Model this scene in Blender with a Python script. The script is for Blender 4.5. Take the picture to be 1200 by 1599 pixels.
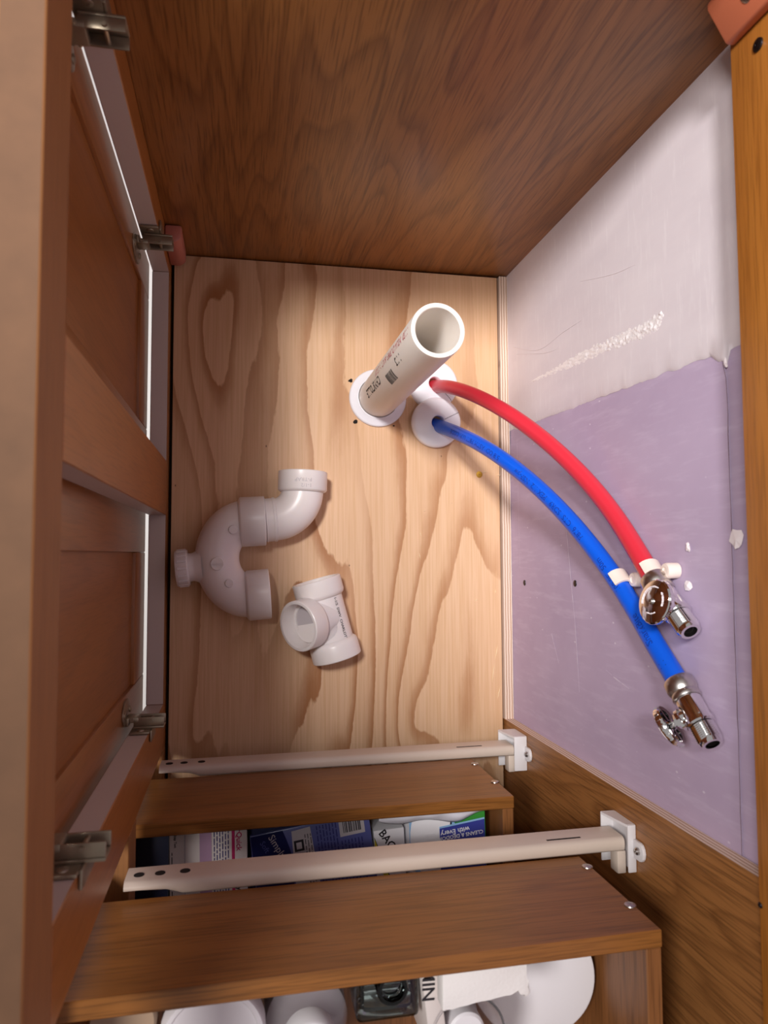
import bpy, bmesh, math, random
from mathutils import Vector, Matrix, Euler, noise

for o in list(bpy.data.objects): bpy.data.objects.remove(o)
S = bpy.context.scene
C = S.collection
random.seed(7)
# ------------------------------------------------------------------ camera, world, lights, exposure
cd = bpy.data.cameras.new('camera'); cam = bpy.data.objects.new('camera', cd); C.objects.link(cam); S.camera = cam
cam.location = (.0813, -.0109, .8459); cam.rotation_euler = (.0587, -.2009, -.0044)
cd.sensor_fit = 'HORIZONTAL'; cd.sensor_width = 36; cd.lens = 36*1104.69/1200; cd.clip_start = .02
cd.dof.use_dof = True; cd.dof.focus_distance = .72; cd.dof.aperture_fstop = 13
w = bpy.data.worlds.new('room_light'); S.world = w; w.use_nodes = True
bg = w.node_tree.nodes['Background']; bg.inputs[0].default_value = (1, .95, .93, 1); bg.inputs[1].default_value = .30
ld = bpy.data.lights.new('ceiling_lamp', 'AREA'); ld.shape = 'DISK'; ld.size = .55; ld.energy = 31; ld.color = (1, .96, .93)
lo = bpy.data.objects.new('ceiling_lamp', ld); C.objects.link(lo); lo.location = (-1.0, .36, 2.15)
lo.rotation_euler = (Vector((.3, .1, .1))-lo.location).to_track_quat('-Z', 'Y').to_euler()
sd = bpy.data.lights.new('added_pool_spot', 'SPOT'); sd.energy = 185; sd.color = (1, .97, .95); sd.spot_size = math.radians(27); sd.spot_blend = 1; sd.shadow_soft_size = .13  # added narrow beam that makes the light pool round the pipe
so = bpy.data.objects.new('added_pool_spot', sd); C.objects.link(so); so.location = (-.42, .52, 2.2)
so.rotation_euler = (Vector((.36, .20, .12))-so.location).to_track_quat('-Z', 'Y').to_euler()
vs = S.view_settings; vs.view_transform = 'Standard'; vs.look = 'None'; vs.gamma = 1; vs.use_curve_mapping = False; vs.exposure = 0.14
S.display_settings.display_device = 'sRGB'

# ------------------------------------------------------------------ material helpers
def srgb(r, g, b):
    f = lambda c: ((c/255)/12.92 if c/255 <= .04045 else ((c/255+.055)/1.055)**2.4)
    return (f(r), f(g), f(b), 1)
class NT:
    def __init__(s, name):
        s.m = bpy.data.materials.new(name); s.m.use_nodes = True
        s.t = s.m.node_tree; s.n = s.t.nodes; s.p = s.n['Principled BSDF']
    def new(s, ty, **k):
        n = s.n.new(ty)
        for a, b in k.items(): setattr(n, a, b)
        return n
    def link(s, a, b): s.t.links.new(a, b)
    def val(s, sock, v):
        if hasattr(v, 'is_output'): s.link(v, sock)
        else: sock.default_value = v
    def math(s, op, a, b=None, c=None):
        n = s.new('ShaderNodeMath', operation=op)
        for i, v in enumerate((a, b, c)):
            if v is not None: s.val(n.inputs[i], v)
        return n.outputs[0]
    def mix(s, f, a, b, mode='MIX'):
        n = s.new('ShaderNodeMix', data_type='RGBA', blend_type=mode)
        s.val(n.inputs[0], f); s.val(n.inputs[6], a); s.val(n.inputs[7], b)
        return n.outputs[2]
    def coords(s, scale=(1, 1, 1), loc=(0, 0, 0), rot=(0, 0, 0)):
        tc = s.new('ShaderNodeTexCoord'); mp = s.new('ShaderNodeMapping')
        mp.inputs['Scale'].default_value = scale; mp.inputs['Location'].default_value = loc; mp.inputs['Rotation'].default_value = rot
        s.link(tc.outputs['Object'], mp.inputs[0]); return mp.outputs[0]
    def noise(s, vec, scale=1, detail=2, rough=.5, dist=0):
        n = s.new('ShaderNodeTexNoise'); s.link(vec, n.inputs['Vector'])
        n.inputs['Scale'].default_value = scale; n.inputs['Detail'].default_value = detail
        n.inputs['Roughness'].default_value = rough; n.inputs['Distortion'].default_value = dist
        return n.outputs['Fac']
    def ramp(s, f, stops, interp='LINEAR'):
        n = s.new('ShaderNodeValToRGB'); s.link(f, n.inputs[0]); e = n.color_ramp.elements; n.color_ramp.interpolation = interp
        while len(e) < len(stops): e.new(.5)
        for i, (p, c) in enumerate(stops): e[i].position = p; e[i].color = c if len(c) == 4 else (*c, 1)
        return n.outputs[0]
    def bump(s, h, strength=.2, dist=.001):
        n = s.new('ShaderNodeBump'); s.link(h, n.inputs['Height']); n.inputs['Strength'].default_value = strength; n.inputs['Distance'].default_value = dist
        s.link(n.outputs[0], s.p.inputs['Normal'])
    def base(s, c): s.val(s.p.inputs['Base Color'], c)
    def rough(s, r): s.val(s.p.inputs['Roughness'], r)

def plain(name, col, rough=.5, metal=0, spec=None, var=0, trans=0, ior=None, coat=0, bump=0, bscale=300):
    t = NT(name)
    if var:
        f = t.noise(t.coords(), 45, 4, .6)
        d = tuple(max(0, c*(1-var)) for c in col[:3])+(1,)
        t.base(t.mix(t.math('MULTIPLY', f, 1.0), d, col))
    else: t.base(col)
    t.rough(rough); t.p.inputs['Metallic'].default_value = metal
    if spec is not None: t.p.inputs['Specular IOR Level'].default_value = spec
    if trans: t.p.inputs['Transmission Weight'].default_value = trans
    if ior: t.p.inputs['IOR'].default_value = ior
    if coat: t.p.inputs['Coat Weight'].default_value = coat; t.p.inputs['Coat Roughness'].default_value = .1
    if bump: t.bump(t.noise(t.coords(), bscale, 3, .6), bump)
    return t.m

def oak(name, axis, light, dark, seed=0, rings=7, lines=.45, rough=.38, pore=.5, across=None):
    """Varnished oak veneer: growth-ring contours stretched along the grain, fine dark pores."""
    t = NT(name)
    sc = [6.5]*3; sc['xyz'.index(axis)] = .8
    v = t.coords(tuple(sc), (seed*1.37, seed*2.11, seed*.73))
    n = t.noise(v, 1.7, 2.0, .42, .2)
    fr = t.math('FRACT', t.math('MULTIPLY', n, rings*2.2))
    ring = t.ramp(fr, [(0, (0,)*3), (.10, (.25,)*3), (.34, (.85,)*3), (.85, (1,)*3), (1, (.1,)*3)])
    pc = [620]*3; pc['xyz'.index(axis)] = 22
    pores = t.noise(t.coords(tuple(pc)), 1, 2, .55)
    pm = t.ramp(pores, [(.34, (0,)*3), (.52, (1,)*3)])
    big = t.noise(t.coords(tuple(c*1.4 for c in sc), (seed*.7+3, 1, 4)), 1.6, 2, .5)
    f = t.math('MULTIPLY', ring, lines); f = t.math('ADD', f, t.math('MULTIPLY', big, 1-lines))
    col = t.mix(f, dark, light)
    col = t.mix(t.math('MULTIPLY', t.math('SUBTRACT', 1, pm), pore), col, tuple(c*.5 for c in dark[:3])+(1,))
    t.base(col); t.rough(rough); t.bump(pm, .06, .0004)
    return t.m

# ------------------------------------------------------------------ materials
OL, OD = srgb(176, 112, 58), srgb(134, 76, 34)
M = {}
M['oak_side'] = oak('oak_side_panel', 'z', srgb(172, 116, 62), srgb(118, 74, 36), 3.3, 8, .5, .33)
M['oak_back'] = oak('oak_back_panel', 'z', srgb(168, 114, 64), srgb(118, 74, 38), 1.2, 8, .45, .4)
M['oak_frame_y'] = oak('oak_rail', 'y', srgb(160, 108, 58), srgb(138, 88, 42), 5.1, 4, .3, .62, .35)
M['oak_frame_z'] = oak('oak_stile', 'z', srgb(174, 110, 54), srgb(150, 90, 40), 6.4, 4, .3, .34, .35)
M['oak_hang'] = oak('oak_hanging_rail', 'y', srgb(186, 122, 52), srgb(160, 96, 36), 8.8, 3, .3, .36, .45)
M['oak_door'] = oak('oak_door', 'z', srgb(160, 100, 48), srgb(134, 80, 36), 2.6, 4, .35, .34, .3)
M['oak_door_y'] = oak('oak_door_rail', 'y', srgb(160, 100, 48), srgb(134, 80, 36), 2.9, 4, .35, .34, .3)
M['oak_drawer'] = oak('oak_drawer_side', 'x', srgb(158, 102, 48), srgb(122, 76, 32), 4.7, 7, .4, .36)
M['oak_drawer_y'] = oak('oak_drawer_back', 'y', srgb(150, 98, 56), srgb(114, 72, 38), 7.7, 6, .4, .4)
M['oak_edge'] = oak('oak_raw_edge', 'y', srgb(196, 124, 72), srgb(160, 90, 46), 9.1, 6, .5, .5)
M['rail_top'] = plain('bare_rail_edge_shade_tone', srgb(114, 80, 54), .8, var=.4)  # bare worn edge, its colour also darkened to stand in for shade
M['dark_wood'] = plain('dark_under_wood', srgb(60, 38, 22), .8)

def plywood():
    t = NT('pine_plywood')
    sx = t.new('ShaderNodeSeparateXYZ'); t.link(t.coords(), sx.inputs[0])
    n = t.noise(t.coords((8.5, 1.9, 1), (.31, .12, 0)), 1.0, 2.4, .5, .3)
    wob = t.noise(t.coords((52, 16, 1)), 1, 4, .62)
    h = t.math('ADD', t.math('MULTIPLY', n, 4.6), t.math('MULTIPLY', wob, .34))
    h = t.math('ADD', h, t.math('MULTIPLY', sx.outputs[0], 17.0))
    for cx, cy, wx, wy, am in ((-.150, .395, .040, .130, 1.9), (.105, .020, .055, .150, 1.5), (.090, -.085, .030, .060, 1.1), (-.02, -.02, .05, .10, -.9)):   # heart-shaped grain figures
        dx = t.math('DIVIDE', t.math('SUBTRACT', sx.outputs[0], cx), wx); dy = t.math('DIVIDE', t.math('SUBTRACT', sx.outputs[1], cy), wy)
        d2 = t.math('ADD', t.math('MULTIPLY', dx, dx), t.math('MULTIPLY', dy, dy))
        h = t.math('ADD', h, t.math('MULTIPLY', t.math('POWER', 2.718, t.math('MULTIPLY', d2, -1)), am))
    fr = t.math('FRACT', h)
    band = t.ramp(fr, [(0, (0,)*3), (.50, (.04,)*3), (.66, (.25,)*3), (.74, (.55,)*3), (.90, (.95,)*3), (.965, (1,)*3), (1, (0,)*3)])
    amt = t.noise(t.coords((9, 1.2, 1), (4, 2, 0)), 1.3, 2, .5)
    amt = t.ramp(amt, [(.33, (.25,)*3), (.58, (1,)*3)])
    heart = t.new('ShaderNodeMapRange'); t.link(sx.outputs[0], heart.inputs[0])   # the sheet is plainer, paler sapwood towards the wall side
    for i_, v_ in ((1, 0.0), (2, .15), (3, 1.0), (4, .68)): heart.inputs[i_].default_value = v_
    f = t.math('MULTIPLY', t.math('MULTIPLY', band, amt), heart.outputs[0])
    fine = t.noise(t.coords((420, 9, 1)), 1, 3, .6)
    wide = t.noise(t.coords((3, 2, 1), (7, 1, 0)), 1.5, 2, .5)
    pale = t.mix(wide, srgb(222, 178, 140), srgb(236, 200, 164))
    pale = t.mix(t.ramp(fine, [(.35, (.42,)*3), (.6, (0,)*3)]), pale, srgb(205, 158, 106))
    col = t.mix(t.math('MULTIPLY', f, .88), pale, srgb(164, 104, 54))
    kn = t.new('ShaderNodeTexVoronoi'); t.link(t.coords((34, 22, 1)), kn.inputs['Vector']); kn.inputs['Scale'].default_value = 1
    speck = t.ramp(kn.outputs['Distance'], [(.022, (1,)*3), (.034, (0,)*3)])
    col = t.mix(t.math('MULTIPLY', speck, .75), col, srgb(84, 48, 24))
    t.base(col); t.rough(.55); t.bump(fine, .08, .0005)
    return t.m
M['ply'] = plywood()

def plyedge():
    t = NT('plywood_cut_edge')
    v = t.new('ShaderNodeTexCoord'); sp = t.new('ShaderNodeSeparateXYZ'); t.link(v.outputs['Object'], sp.inputs[0])
    wob = t.noise(t.coords((40, 40, 40)), 1, 3)
    x = t.math('ADD', t.math('MULTIPLY', sp.outputs[0], 300), t.math('MULTIPLY', wob, .5))
    fr = t.math('FRACT', x)
    col = t.ramp(fr, [(0, srgb(150, 112, 92)), (.16, srgb(214, 190, 172)), (.6, srgb(232, 212, 196)), (.75, srgb(206, 174, 150)), (1, srgb(160, 120, 98))])
    t.base(col); t.rough(.8)
    return t.m
M['plyedge'] = plyedge()

def drywall():
    t = NT('purple_drywall_paper')
    a = t.noise(t.coords(), 9, 5, .62); b = t.noise(t.coords((1, 160, 26)), 1, 3, .6); s = t.noise(t.coords((1, 26, 210)), 1, 2)
    col = t.mix(a, srgb(164, 144, 172), srgb(192, 174, 200))
    col = t.mix(t.ramp(b, [(.52, (0,)*3), (.75, (.35,)*3)]), col, srgb(206, 192, 214))
    v = t.new('ShaderNodeTexVoronoi'); t.link(t.coords((60, 60, 34)), v.inputs['Vector']); v.inputs['Scale'].default_value = 1
    col = t.mix(t.ramp(v.outputs['Distance'], [(.03, (.5,)*3), (.07, (0,)*3)]), col, srgb(232, 226, 236))
    t.base(col); t.rough(.7); t.bump(a, .1)
    return t.m
M['purple'] = drywall()
def plaster():
    t = NT('white_joint_compound')
    a = t.noise(t.coords((1, 1.5, .6)), 14, 5, .6); b = t.noise(t.coords((1, 30, 240)), 1, 3, .6)
    col = t.mix(a, srgb(204, 194, 202), srgb(230, 222, 226))
    col = t.mix(t.ramp(b, [(.55, (0,)*3), (.8, (.3,)*3)]), col, srgb(246, 242, 244))
    t.base(col); t.rough(.55)
    t.bump(t.math('ADD', t.math('MULTIPLY', t.noise(t.coords((1, 1, .35)), 60, 4, .6), .6), t.math('MULTIPLY', b, .12)), .25, .0012)
    return t.m
M['plaster'] = plaster()
M['smear'] = plain('rough_plaster_smear', srgb(240, 234, 236), .3, var=.08, bump=.6, bscale=420)
M['pvc'] = plain('white_pvc', srgb(242, 234, 232), .32, var=.03)
M['pvc_pipe'] = plain('white_pvc_pipe', srgb(240, 232, 224), .36, var=.03)
for k_ in ('pvc', 'pvc_pipe'):
    p_ = M[k_].node_tree.nodes['Principled BSDF']; p_.inputs['Subsurface Weight'].default_value = .3; p_.inputs['Subsurface Radius'].default_value = (1, .85, .7); p_.inputs['Subsurface Scale'].default_value = .008
M['plastic'] = plain('white_glossy_plastic', srgb(244, 242, 248), .16)
M['red'] = plain('red_pex', srgb(206, 46, 62), .34)
M['blue'] = plain('blue_pex', srgb(4, 86, 212), .34)
M['chrome'] = plain('chrome', srgb(240, 238, 238), .07, 1)
M['satin'] = plain('satin_ferrule', srgb(206, 200, 196), .3, 1)
M['clip'] = plain('speckled_white_clip', srgb(240, 222, 212), .5, var=.16)
M['slide'] = plain('cream_epoxy_slide', srgb(214, 198, 184), .34, var=.06)
M['bracket'] = plain('white_bracket_plastic', srgb(228, 224, 226), .35, var=.04)
M['hinge'] = plain('tarnished_hinge_steel', srgb(176, 162, 140), .36, .75, var=.4)
M['pinkblock'] = plain('pink_corner_block', srgb(190, 116, 100), .45, var=.08)
M['orangeblock'] = plain('salmon_corner_block', srgb(196, 110, 78), .42, var=.05)
M['steel'] = plain('screw_steel', srgb(190, 186, 184), .3, 1)
M['darksteel'] = plain('dark_screw', srgb(70, 66, 70), .4, 1)
M['brass'] = plain('brass_screw', srgb(214, 170, 70), .3, 1)
M['frame_paint'] = plain('greyish_white_edge_paint', srgb(206, 192, 184), .5, var=.05)
M['black'] = plain('black_ink', srgb(34, 30, 36), .6)
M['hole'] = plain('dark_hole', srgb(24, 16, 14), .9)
M['redink'] = plain('red_ink', srgb(190, 70, 90), .6)
M['blueink'] = plain('navy_ink_on_blue', srgb(6, 44, 140), .5)
M['wood_chip'] = plain('pale_wood_sliver', srgb(240, 214, 176), .7)
M['seam'] = plain('grey_paper_core', srgb(112, 92, 104), .9)
M['scuff'] = plain('pale_scuff', srgb(208, 196, 214), .7)
M['paper'] = plain('torn_white_paper', srgb(240, 230, 234), .8)
M['card'] = plain('white_card', srgb(228, 218, 214), .5)
M['grey_card'] = plain('grey_card', srgb(196, 188, 192), .5)
M['magenta'] = plain('magenta_print', srgb(190, 40, 100), .5)
M['lilac'] = plain('lilac_print', srgb(186, 150, 180), .5)
M['navy'] = plain('navy_film', srgb(22, 30, 84), .3)
M['navy_card'] = plain('navy_card', srgb(20, 22, 48), .5)
M['bluepack'] = plain('slate_blue_pack', srgb(92, 98, 160), .28)
M['bluetext'] = plain('dark_blue_print', srgb(46, 48, 116), .4)
M['green'] = plain('green_print', srgb(58, 146, 58), .35)
M['ltblue'] = plain('light_blue_print', srgb(150, 194, 236), .35)
M['indigo'] = plain('indigo_print', srgb(62, 70, 160), .35)
M['white'] = plain('white_print', srgb(244, 242, 246), .4)
M['yellow'] = plain('yellow_print', srgb(226, 214, 70), .4)
M['bag'] = plain('white_film_bag', srgb(226, 222, 232), .25)
M['glass'] = plain('clear_glass', (.86, .93, .92, 1), .03, trans=1, ior=1.5)
M['clear'] = plain('clear_plastic', (.96, .95, .97, 1), .08, trans=.92, ior=1.35)
M['frost'] = plain('frosted_plastic', srgb(206, 200, 206), .3, trans=.35, ior=1.4)
M['foam'] = plain('white_foam', srgb(246, 242, 240), .85, bump=.4, bscale=500)
M['disc'] = plain('smooth_white_disc', srgb(244, 240, 244), .45)
M['beige'] = plain('beige_lid', srgb(176, 150, 126), .5)
M['vinyl'] = plain('pale_vinyl_floor', srgb(244, 242, 240), .5, var=.03)
M['lilacpaint'] = plain('pale_room_paint', srgb(226, 222, 224), .7)

# ------------------------------------------------------------------ mesh helpers
ROOT = {}
def tag(o, label=None, cat=None, group=None, kind=None):
    if label: o['label'] = label
    if cat: o['category'] = cat
    if group: o['group'] = group
    if kind: o['kind'] = kind
    return o
def thing(name, loc, label, cat, group=None):
    o = bpy.data.objects.new(name, None); o.empty_display_size = .02; C.objects.link(o); o.location = loc
    return tag(o, label, cat, group)
def rootloc(p):
    while p.parent: p = p.parent
    return Vector(p.location)
def obj(name, bm, mat, parent=None, smooth=35, label=None, loc=None):
    """Link a bmesh (world coordinates) as one mesh object; its vertices are kept relative to the thing's base."""
    if parent is not None: L = rootloc(parent)
    else: L = Vector(loc) if loc else Vector((0, 0, 0))
    bmesh.ops.translate(bm, verts=bm.verts, vec=-L)
    bmesh.ops.recalc_face_normals(bm, faces=bm.faces)
    a = math.radians(smooth)
    for f in bm.faces: f.smooth = smooth > 0
    for e in bm.edges:
        if len(e.link_faces) == 2 and e.calc_face_angle(0) > a: e.smooth = False
    me = bpy.data.meshes.new(name); bm.to_mesh(me); bm.free()
    mats = mat if isinstance(mat, (list, tuple)) else [mat]
    for m in mats: me.materials.append(M[m])
    o = bpy.data.objects.new(name, me); C.objects.link(o)
    if parent is not None: o.parent = parent
    else: o.location = L
    if label: o['label'] = label
    return o
def BM(): return bmesh.new()
def box(bm, x0, x1, y0, y1, z0, z1, bev=0, seg=2, mi=0, mat=None):
    r = bmesh.ops.create_cube(bm, size=1)
    vs_ = r['verts']
    for v in vs_: v.co = Vector((x0+(v.co.x+.5)*(x1-x0), y0+(v.co.y+.5)*(y1-y0), z0+(v.co.z+.5)*(z1-z0)))
    fs = list({f for v in vs_ for f in v.link_faces})
    if bev:
        es = list({e for v in vs_ for e in v.link_edges})
        rr = bmesh.ops.bevel(bm, geom=es, offset=bev, segments=seg, profile=.5, affect='EDGES')
        fs = list({f for v in rr['verts'] for f in v.link_faces} | {f for f in fs if f.is_valid})
        vs_ = list({v for f in fs for v in f.verts})
    for f in fs: f.material_index = mi
    if mat is not None: bmesh.ops.transform(bm, matrix=mat, verts=vs_)
    return vs_
def frame(P, a, up=(0, 0, 1)):
    """Matrix whose Z runs along a, placed at P."""
    z = Vector(a).normalized(); u = Vector(up)
    if abs(z.dot(u)) > .98: u = Vector((0, 1, 0))
    x = u.cross(z).normalized(); y = z.cross(x)
    m = Matrix((x, y, z)).transposed().to_4x4(); m.translation = Vector(P); return m
def lathe(bm, prof, mat=None, seg=40, mi=0, closed=False, cap0=False, cap1=False):
    rings = []; mat = mat or Matrix()
    for r, h in prof:
        rings.append([bm.verts.new(mat @ Vector((r*math.cos(2*math.pi*i/seg), r*math.sin(2*math.pi*i/seg), h))) for i in range(seg)])
    n = len(rings)
    for k in range(n if closed else n-1):
        A, B = rings[k], rings[(k+1) % n]
        for i in range(seg):
            f = bm.faces.new((A[i], A[(i+1) % seg], B[(i+1) % seg], B[i])); f.material_index = mi
    if cap0: f = bm.faces.new(rings[0]); f.material_index = mi
    if cap1: f = bm.faces.new(rings[-1]); f.material_index = mi
    return rings
def catmull(pts, n):
    P = [Vector(p) for p in pts]; P = [2*P[0]-P[1]]+P+[2*P[-1]-P[-2]]; out = []
    for i in range(1, len(P)-2):
        for k in range(n):
            t = k/n; a, b, c, d = P[i-1], P[i], P[i+1], P[i+2]
            out.append(.5*((2*b)+(-a+c)*t+(2*a-5*b+4*c-d)*t*t+(-a+3*b-3*c+d)*t**3))
    out.append(P[-2]); return out
def frames(path, up=(0, 0, 1)):
    T = [(path[min(i+1, len(path)-1)]-path[max(i-1, 0)]).normalized() for i in range(len(path))]
    u = Vector(up); N = (u-T[0]*u.dot(T[0])).normalized(); out = []
    for t in T:
        N = (N-t*N.dot(t)).normalized(); out.append((N, t.cross(N), t))
    return out
def tube(bm, path, rad, seg=24, caps=True, up=(0, 0, 1), mi=0):
    fr = frames(path, up); rings = []
    for i, (p, (n, b, t)) in enumerate(zip(path, fr)):
        r = rad(i/(len(path)-1)) if callable(rad) else rad
        rings.append([bm.verts.new(p+n*(r*math.cos(2*math.pi*k/seg))+b*(r*math.sin(2*math.pi*k/seg))) for k in range(seg)])
    for A, B in zip(rings, rings[1:]):
        for i in range(seg):
            f = bm.faces.new((A[i], A[(i+1) % seg], B[(i+1) % seg], B[i])); f.material_index = mi
    if caps: bm.faces.new(rings[0]); bm.faces.new(rings[-1])
    return fr
def prism(bm, poly, h0, h1, mat=None, bev=0):
    """Polygon in local XY extruded along local Z, then transformed."""
    mat = mat or Matrix()
    a = [bm.verts.new(mat @ Vector((x, y, h0))) for x, y in poly]; b = [bm.verts.new(mat @ Vector((x, y, h1))) for x, y in poly]
    n = len(poly); fs = [bm.faces.new(a[::-1]), bm.faces.new(b)]
    for i in range(n): fs.append(bm.faces.new((a[i], a[(i+1) % n], b[(i+1) % n], b[i])))
    if bev:
        es = list({e for f in fs for e in f.edges})
        bmesh.ops.bevel(bm, geom=es, offset=bev, segments=2, profile=.5, affect='EDGES')
def textbm(s, size, mapf, bold=False):
    cu = bpy.data.curves.new('lettering', 'FONT'); cu.body = s; cu.size = size; cu.resolution_u = 2
    if bold: cu.offset = size*.018
    ob = bpy.data.objects.new('lettering', cu); C.objects.link(ob)
    dg = bpy.context.evaluated_depsgraph_get(); me = ob.evaluated_get(dg).to_mesh()
    bm = BM(); vs_ = [bm.verts.new(mapf(v.co.x, v.co.y)) for v in me.vertices]
    for p in me.polygons:
        try: bm.faces.new([vs_[i] for i in p.vertices])
        except ValueError: pass
    ob.evaluated_get(dg).to_mesh_clear(); bpy.data.objects.remove(ob); bpy.data.curves.remove(cu)
    return bm
def quadmap(O, U, V):
    O, U, V = Vector(O), Vector(U).normalized(), Vector(V).normalized()
    return lambda x, y: O+U*x+V*y
def patch(bm, O, U, V, pts):
    f = quadmap(O, U, V); bm.faces.new([bm.verts.new(f(x, y)) for x, y in pts])
def screw(parent, P, nrm, r=.0042, mat='steel', name='screw', h=.0016):
    bm = BM(); m = frame(P, nrm)
    lathe(bm, [(r, 0), (r*.95, h*.6), (r*.6, h), (r*.25, h), (r*.18, h*.6)], m, 16, cap1=True)
    for a in (0, math.pi/2):
        box(bm, -r*.62, r*.62, -r*.09, r*.09, h*.72, h*1.04, mat=m @ Matrix.Rotation(a+.5, 4, 'Z'))
    return obj(name, bm, mat, parent)

W, T = .406, .012
XD = W+T            # face of the drywall
# ================================================================== SETTING: wall, room floor
bm = BM(); box(bm, XD+.0008, XD+.02, -.9, .9, -.14, 1.15)
wall = tag(obj('wall_back', bm, 'purple', None, 0), 'purple drywall behind the cabinet with a skim of white compound', None, None, 'structure')
# top paper layer with a torn upper edge (one visible seam)
bm = BM(); top = []
for i in range(61):
    y = -.66+i*(.125+.66)/60
    top.append((y, .4105+.0012*noise.noise(Vector((y*40, 0, 3)))-(.004 if y > .112 else 0)))
A = [bm.verts.new((XD, y, z)) for y, z in top]; B = [bm.verts.new((XD+.0003, y, z+.0001)) for y, z in top]; D_ = [bm.verts.new((XD, y, -.05)) for y, z in top]
for i in range(60):
    bm.faces.new((A[i], A[i+1], D_[i+1], D_[i])); bm.faces.new((A[i], A[i+1], B[i+1], B[i]))
obj('paper_layer', bm, 'purple', wall, 0, 'purple face paper with a torn seam')
bm = BM(); prev = None
for y, z in top:
    wv = .0005+.0007*abs(noise.noise(Vector((y*60, 2, 8)))); cur = (bm.verts.new((XD-.0001, y, z-wv)), bm.verts.new((XD-.0001, y, z+.0002)))
    if prev: bm.faces.new((prev[0], cur[0], cur[1], prev[1]))
    prev = cur
obj('torn_seam', bm, 'seam', wall, 0, 'dark torn seam in the paper')
# joint compound coat: ragged lower boundary, feathered
bm = BM(); cols = []
NZ = 150
for i in range(NZ+1):
    z = -.04+i*(.58+.04)/NZ
    yb = .1436-.030*z+.0022*noise.noise(Vector((z*55, 1, 0)))+.0012*noise.noise(Vector((z*190, 4, 0)))
    if .398 < z < .412: yb -= .004+.006*(z-.398)/.014
    cols.append((z, yb))
rows = [0, .004, .02, .06, .12, .25]
g = [[bm.verts.new((XD-.0002-(.0010 if k else -.0009)-.0004*noise.noise(Vector((z*14, yb+r, 2))), yb+r, z)) for k, r in enumerate(rows)] for z, yb in cols]
for i in range(NZ):
    for k in range(len(rows)-1): bm.faces.new((g[i][k], g[i][k+1], g[i+1][k+1], g[i+1][k]))
obj('compound_coat', bm, 'plaster', wall, 60, 'white joint compound with a ragged lower edge')
# rough smear of compound
bm = BM()
sm = [(.1900, .075, .0020), (.1885, .105, .0045), (.1865, .15, .0062), (.1848, .19, .0075), (.1825, .2367, .0085), (.1805, .265, .0090), (.1795, .2875, .0085), (.1775, .312, .0095), (.1785, .330, .0085), (.1835, .338, .0040)]
path = catmull([(0, a, b) for a, b, c in sm], 14); wd = catmull([(c, 0, 0) for a, b, c in sm], 14); gr = []
for i, p in enumerate(path):
    t = (path[min(i+1, len(path)-1)]-path[max(i-1, 0)]).normalized(); n = Vector((0, -t.z, t.y)); row = []
    for k in range(-9, 10):
        q = p+n*(wd[i].x*k/9*(1+.25*noise.noise(Vector((i*.3, k, 9)))))
        hgt = (1-(abs(k)/9)**2)*(.0005+.0022*abs(noise.noise(Vector((q.y*330, q.z*210, 5))))*(.45+.55*min(1, i/45)))
        row.append(bm.verts.new((XD-.0007-hgt, q.y, q.z)))
    gr.append(row)
for a, b in zip(gr, gr[1:]):
    for k in range(18): bm.faces.new((a[k], a[k+1], b[k+1], b[k]))
obj('compound_smear', bm, 'smear', wall, 80, 'rough ridge of smeared compound')
for pts, wv in [(((.012, .156), (-.045, .165), (-.09, .172), (-.152, .178)), .0012), (((-.10, .115), (-.13, .132)), .0009), (((.13, .025), (.03, .027), (-.03, .028)), .0005), (((-.125, .245), (-.131, .272)), .0007), (((-.121, .232), (-.124, .243)), .0006)]:
    bm = BM(); pp = catmull([(XD-.0004, y, z) for y, z in pts], 12); prev = None
    for i, p in enumerate(pp):
        ww = wv*(.25+.9*abs(noise.noise(Vector((p.y*170, 1, p.z*90))))); d = Vector((0, .3, 1)) if abs(p.z-pp[0].z) < abs(p.y-pp[0].y)+1e-6 or i == 0 else Vector((0, 1, .2))
        cur = (bm.verts.new(p-d*ww), bm.verts.new(p+d*ww))
        if prev: bm.faces.new((prev[0], cur[0], cur[1], prev[1]))
        prev = cur
    obj('scuff_mark', bm, 'scuff', wall, 0)
for pts in [((.247, .02), (.222, .095), (.2225, .16), (.222, .20)), ((.235, .03), (.214, .11), (.208, .15)), ((.262, .20), (.245, .262), (.2385, .30))]:
    bm = BM(); pp = catmull([(XD-.0012, y, z) for y, z in pts], 14); tube(bm, pp, lambda t: .0002+.0003*math.sin(math.pi*t), 6); obj('trowel_ridge', bm, 'plaster', wall, 60)
# torn paper flecks
for (y, z, r, e) in [(-.0028, .4168, .0072, 1.0), (-.0078, .3622, .0032, 1.1), (-.0371, .3608, .0042, 1.1), (.122, .411, .0025, 1.5)]:
    bm = BM(); pts = []
    for k in range(11):
        a = 2*math.pi*k/11; rr = r*(.75+.5*random.random()); pts.append((XD-.0006-.001*random.random(), y+rr*math.cos(a)*e, z+rr*math.sin(a)*1.0))
    c0 = bm.verts.new((XD-.0022, y, z)); vv = [bm.verts.new(p) for p in pts]
    for k in range(11): bm.faces.new((c0, vv[k], vv[(k+1) % 11]))
    obj('torn_paper_fleck', bm, 'paper', wall, 0)
for (y, z) in [(-.0428, .1731), (-.0475, .0417)]:
    screw(wall, (XD-.0003, y, z), (-1, 0, 0), .0034, 'darksteel', 'drywall_screw', .0008)

bm = BM(); box(bm, -1.6, .60, -1.4, 1.4, -.16, -.14)
tag(obj('floor', bm, 'vinyl', None, 0), 'pale bathroom floor glimpsed through the door gaps', None, None, 'structure')

# ================================================================== CABINET
YS = .3445           # inner face of the side panel
cab = thing('vanity_cabinet', (.2, -.13, -.13), 'open topped oak vanity cabinet with pine plywood bottom, two doors and drawers', 'cabinet')
ZT = .5385
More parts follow.
